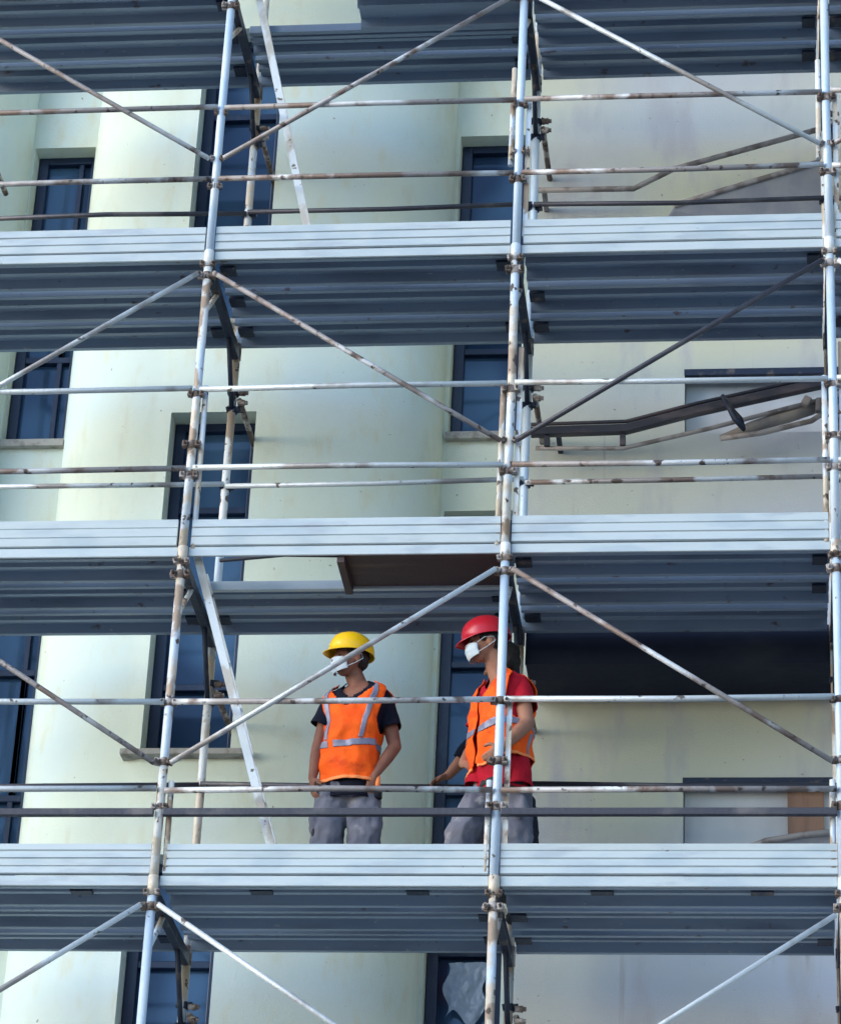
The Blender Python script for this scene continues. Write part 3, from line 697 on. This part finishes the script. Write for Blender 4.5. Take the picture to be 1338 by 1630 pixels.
DZ = .064      # deck surface
# ---- person with the yellow hard hat
p1 = empty('person', (.935, .45, DZ), 'person in a yellow hard hat and orange vest over navy t-shirt, arms down', 'person')
yaw = rad(-14)
R1 = [(.70, .945, .44, .138, .110), (.80, .942, .43, .134, .108), (.93, .942, .42, .128, .102), (1.08, .952, .42, .145, .108), (1.19, .964, .42, .168, .108), (1.262, .972, .425, .180, .100), (1.306, .978, .43, .150, .084), (1.340, .982, .43, .092, .066), (1.362, .985, .43, .062, .058)]
def build_person1():
    hc = Vector((.916, .385, 1.486)); HR = basis((-.80, -.58, -.10), roll=0)
    ls, rs = Vector((1.118, .43, 1.243)), Vector((.828, .41, 1.243))
    le, re = Vector((1.185, .44, .985)), Vector((.762, .43, .985))
    lw, rw = Vector((1.095, .345, .775)), Vector((.748, .385, .775))
    mb = MB(); head_prims(mb, hc, HR, .96)
    mb.capsule((.985, .43, 1.30), .056, hc + Vector((.012, .035, -.05)), .050)
    add_torso(mb, [(r[0], r[1], r[2], r[3] - .012, r[4] - .012) for r in R1], yaw)
    for s_, e_, w_ in ((ls, le, lw), (rs, re, rw)):
        mb.capsule(s_, .050, s_.lerp(e_, .5), .044); mb.capsule(s_.lerp(e_, .5), .044, e_, .036); mb.capsule(e_, .037, e_.lerp(w_, .35), .036); mb.capsule(e_.lerp(w_, .35), .036, w_, .024)
    hand_prims(mb, lw, (-.22, .02, -1), (-.5, .8, 0), -1, .55, .95)
    hand_prims(mb, rw, (.10, -.05, -1), (.9, .4, 0), 1, .5, .95)
    for hx, kx, fx in ((.850, .842, .830), (1.035, 1.042, 1.05)):
        mb.capsule((hx, .44, .72), .070, (kx, .43, .42), .052); mb.capsule((kx, .43, .42), .052, (fx, .47, .15), .036)
    body = fuse('body', mb, M['skin_dark'], p1, .0068, 2)
    add = [(ls + Vector((-.01, 0, .005)), ls.lerp(le, .60)), (rs + Vector((.01, 0, .005)), rs.lerp(re, .56) + Vector((-.018, 0, 0)))]
    shirt(R1, yaw, M['tee_navy'], p1, add, 1.345, 1.225, .62, 3, .056, .066)
    # trousers
    mb = MB(); mb.ell((.942, .44, .72), (.155, .115, .10))
    for hx, kx, fx, sg in ((.862, .842, .832, -1), (1.022, 1.042, 1.052, 1)):
        mb.capsule((hx, .44, .72), .092, (kx, .425, .44), .086); mb.capsule((kx, .425, .44), .086, (fx, .465, .15), .074)
        mb.ell((kx + sg * .065, .40, .52), (.030, .05, .085))
    fuse('trousers', mb, M['trouser'], p1, .009, 2, .011, 11, 5, (1, 1, .8))
    MB().ell((.775, .39, .455), (.014, .03, .045)).build('knee_pad', M['patch'], p1)
    bt = MB(); boot(bt, (.832, .465, .155), rad(-25)); fuse('boot', bt, M['boot'], p1, .01, 2)
    bt = MB(); boot(bt, (1.052, .465, .155), rad(15)); fuse('boot', bt, M['boot'], p1, .01, 2)
    MB().tube([(1.10, .40, .66), (1.10, .39, .72)], .035, n=10).build('tool_pouch', M['patch'], p1)
    # vest
    zl, zh = R1[0][0], R1[-1][0]
    def zz(t): return zl + (zh - zl) * t
    def keep(th, t):
        z = zz(t); d = math.degrees(th)
        if z > 1.340: return False
        if z < .735: return False
        arm = max(0, min(1, (z - 1.04) / .06)); 
        if z > 1.04 and abs(abs(d) - 90) < 27 * arm ** .5 - max(0, z - 1.262) * 160: return False
        if abs(d) < 90 and abs(math.sin(th)) * .17 < (z - 1.165) * .78 and z > 1.165: return False
        if abs(d) < .9 and z < 1.165: return False
        return True
    v = shell('safety_vest', R1, yaw, .020, keep, M['vest'], p1, wr=.013, seed=2)
    def band(th, t):
        z = zz(t); d = math.degrees(th)
        return abs(z - (.957 - .010 * math.cos(th * 2))) < .019 and keep(th, t) and not (-28 < d < -14)
    shell('reflective_stripe', R1, yaw, .0235, band, M['reflect'], v, nt_=160, wr=.013, seed=2)
    def strap(th, t):
        z = zz(t); x = math.sin(th) * (.165)
        return z > .976 and keep(th, t) and (abs(abs(x) - (.098 + (z - 1.1) * .03)) < .013)
    shell('reflective_stripe', R1, yaw, .0235, strap, M['reflect'], v, nt_=150, nth=260, wr=.013, seed=2)
    def hem(th, t):
        z = zz(t); return keep(th, t) and (z < .752)
    shell('vest_hem', R1, yaw, .0245, hem, M['trim'], v, nt_=150, wr=.013, seed=2)
    MB().tube([(1.108, .36, .80), (1.112, .35, .75), (1.116, .34, .70)], [.012, .016, .012], n=10).build('vest_tab', M['trim'], v)
    helmet(hc, HR @ Matrix.Rotation(rad(-6), 3, 'X'), M['hat_yellow'], p1, .90); mask(hc, HR, p1, .96); hair(hc, HR, p1, .95); eyes(hc, HR, body, .96)
build_person1()

# ---- person with the red hard hat
p2 = empty('person', (1.72, .45, DZ), 'person in a red hard hat and red t-shirt looking left beside the middle post', 'person')
yaw2 = rad(-52)
R2 = [(.74, 1.770, .44, .165, .120), (.84, 1.768, .43, .166, .124), (.97, 1.765, .42, .160, .122), (1.12, 1.765, .42, .160, .118), (1.24, 1.775, .42, .168, .112), (1.32, 1.782, .425, .164, .098), (1.370, 1.783, .43, .124, .080), (1.402, 1.775, .43, .082, .066), (1.425, 1.77, .43, .060, .056)]
def build_person2():
    hc = Vector((1.672, .40, 1.582)); HR = basis((-1.0, -.22, -.13))
    ls, rs = Vector((1.872, .34, 1.285)), Vector((1.665, .56, 1.29))
    le, re = Vector((1.925, .27, 1.045)), Vector((1.60, .62, 1.05))
    lw, rw = Vector((1.805, .175, .865)), Vector((1.56, .48, .90))
    mb = MB(); head_prims(mb, hc, HR, 1.0)
    mb.capsule((1.765, .43, 1.35), .060, hc + Vector((.035, .02, -.05)), .054)
    add_torso(mb, [(r[0], r[1], r[2], r[3] - .012, r[4] - .012) for r in R2], yaw2)
    for s_, e_, w_ in ((ls, le, lw), (rs, re, rw)):
        mb.capsule(s_, .052, s_.lerp(e_, .5), .047); mb.capsule(s_.lerp(e_, .5), .047, e_, .039); mb.capsule(e_, .041, e_.lerp(w_, .35), .040); mb.capsule(e_.lerp(w_, .35), .040, w_, .026)
    hand_prims(mb, lw, (-.75, .05, -.65), (-.3, .9, .2), -1, .8, 1.0)
    hand_prims(mb, rw, (.5, -.7, -.3), (.3, .5, -.5), 1, .8, 1.0)
    for hx, hy, kx, fx in ((1.69, .50, 1.565, 1.50), (1.85, .43, 1.865, 1.875)):
        mb.capsule((hx, hy, .76), .072, (kx, .45, .44), .054); mb.capsule((kx, .45, .44), .054, (fx, .49, .15), .038)
    body = fuse('body', mb, M['skin'], p2, .0068, 2)
    shirt(R2, yaw2, M['tee_red'], p2, [(ls, ls.lerp(le, .56)), (rs, rs.lerp(re, .56))], 1.405, 1.285, .55, 8, .064, .074,
          [([(1.85, .37, .86), (1.87, .36, .70)], .085, .088), ([(1.66, .43, .82), (1.64, .42, .735)], .055, .06)])
    mb = MB(); mb.ell((1.77, .45, .74), (.150, .12, .10))
    for hx, hy, kx, fx in ((1.70, .48, 1.575, 1.50), (1.845, .43, 1.865, 1.875)):
        mb.capsule((hx, hy, .74), .092, (kx, .44, .46), .088); mb.capsule((kx, .44, .46), .088, (fx, .485, .15), .076)
    mb.ell((1.90, .36, .58), (.03, .045, .08))
    fuse('trousers', mb, M['trouser'], p2, .009, 2, .012, 10, 12, (1, 1, .8))
    bt = MB(); boot(bt, (1.50, .485, .155), rad(-60)); fuse('boot', bt, M['boot'], p2, .01, 2)
    bt = MB(); boot(bt, (1.875, .485, .155), rad(-40)); fuse('boot', bt, M['boot'], p2, .01, 2)
    mb = MB(); n = 40
    vs = [ring_pt(R2, yaw2, 2 * math.pi * j / n, .0, .012) + Vector((0, 0, dz)) for dz in (-.035, .0) for j in range(n)]
    o = mb.add(vs, [(j, (j + 1) % n, n + (j + 1) % n, n + j) for j in range(n)], True).build('belt', M['black'], p2); so = o.modifiers.new('s', 'SOLIDIFY'); so.thickness = .005
    zl, zh = R2[0][0], R2[-1][0]
    def zz(t): return zl + (zh - zl) * t
    def lo(th): return .835 - .03 * math.cos(th) + .03 * math.cos(th - 1.5)
    def keep(th, t):
        z = zz(t); d = math.degrees(th)
        if z > 1.392 or z < lo(th): return False
        arm = max(0, min(1, (z - 1.08) / .06))
        if z > 1.08 and abs(abs(d) - 94) < 36 * arm ** .5 - max(0, z - 1.312) * 160: return False
        if abs(d) < 90 and abs(math.sin(th)) * .17 < (z - 1.20) * .55 and z > 1.20: return False
        if abs(d) < 1.5 + max(0, 1.0 - z) * 12 and z < 1.2: return False
        return True
    v = shell('safety_vest', R2, yaw2, .024, keep, M['vest'], p2, wr=.016, seed=9)
    def band(th, t):
        z = zz(t); return abs(z - (1.035 - .008 * math.cos(th * 2) + .016 * math.sin(th))) < .020 and keep(th, t)
    shell('reflective_stripe', R2, yaw2, .0275, band, M['reflect'], v, nt_=160, wr=.016, seed=9)
    def hem(th, t): return keep(th, t) and zz(t) < lo(th) + .014
    shell('vest_hem', R2, yaw2, .0285, hem, M['trim'], v, nt_=160, wr=.016, seed=9)
    def back(th, t):
        z = zz(t); d = math.degrees(th); return z > .87 and z < 1.01 and 112 < d < 122 and keep(th, t)
    shell('reflective_stripe', R2, yaw2, .0275, back, M['reflect'], v, nt_=120, nth=220, wr=.016, seed=9)
    helmet(hc, HR @ Matrix.Rotation(rad(4), 3, 'X'), M['hat_red'], p2, .93); mask(hc, HR, p2, 1.0); hair(hc, HR, p2, .97); eyes(hc, HR, body, 1.0)
build_person2()

# ---- third person, mostly hidden behind the red hard hat
p3 = empty('person', (1.78, .82, DZ), 'person in navy mostly hidden behind the red hard hat, hand on rear rail', 'person')
yaw3 = rad(-65)
R3 = [(.80, 1.79, .80, .140, .105), (.95, 1.78, .79, .138, .105), (1.12, 1.77, .79, .145, .108), (1.30, 1.77, .79, .152, .104), (1.40, 1.775, .79, .135, .088), (1.46, 1.785, .80, .078, .062), (1.49, 1.79, .80, .055, .05)]
def build_person3():
    hc = Vector((1.722, .80, 1.655)); HR = basis((-.9, .35, -.2))
    ls, rs = Vector((1.80, .70, 1.37)), Vector((1.68, .90, 1.37))
    le, re = Vector((1.86, .78, 1.12)), Vector((1.505, .94, 1.125))
    lw, rw = Vector((1.76, .93, 1.03)), Vector((1.425, .985, 1.05))
    mb = MB(); head_prims(mb, hc, HR, .95); mb.capsule((1.79, .80, 1.44), .056, hc + Vector((.01, 0, -.05)), .05)
    add_torso(mb, [(r[0], r[1], r[2], r[3] - .02, r[4] - .02) for r in R3], yaw3)
    for s_, e_, w_ in ((ls, le, lw), (rs, re, rw)):
        mb.capsule(s_, .050, e_, .038); mb.capsule(e_, .040, w_, .027)
    hand_prims(mb, rw, (-.9, .1, -.35), (-.2, .1, -1), 1, .7, .95); hand_prims(mb, lw, (-.6, .5, -.3), (0, .2, -1), -1, .8, .95)
    for hx, kx, fx in ((1.74, 1.70, 1.66), (1.85, 1.90, 1.95)):
        mb.capsule((hx, .80, .80), .068, (kx, .80, .48), .052); mb.capsule((kx, .80, .48), .052, (fx, .80, .15), .036)
    body = fuse('body', mb, M['skin'], p3, .0075, 2)
    shirt(R3, yaw3, M['tee_navy'], p3, [(ls, ls.lerp(le, .85)), (rs, rs.lerp(re, 1.02))], 1.48, 1.40, .5, 4, .058, .056)
    mb = MB(); mb.ell((1.79, .80, .80), (.14, .11, .10))
    for hx, kx, fx in ((1.74, 1.70, 1.66), (1.85, 1.90, 1.95)):
        mb.capsule((hx, .80, .80), .082, (kx, .80, .48), .070); mb.capsule((kx, .80, .48), .070, (fx, .80, .15), .060)
    fuse('trousers', mb, M['trouser_dark'], p3, .01, 2, .010, 11, 6)
    bt = MB(); boot(bt, (1.66, .80, .155), yaw3); fuse('boot', bt, M['boot'], p3, .01, 2)
    bt = MB(); boot(bt, (1.95, .80, .155), yaw3); fuse('boot', bt, M['boot'], p3, .01, 2)
    hair(hc, HR, p3, .98); eyes(hc, HR, body, .95)
build_person3()
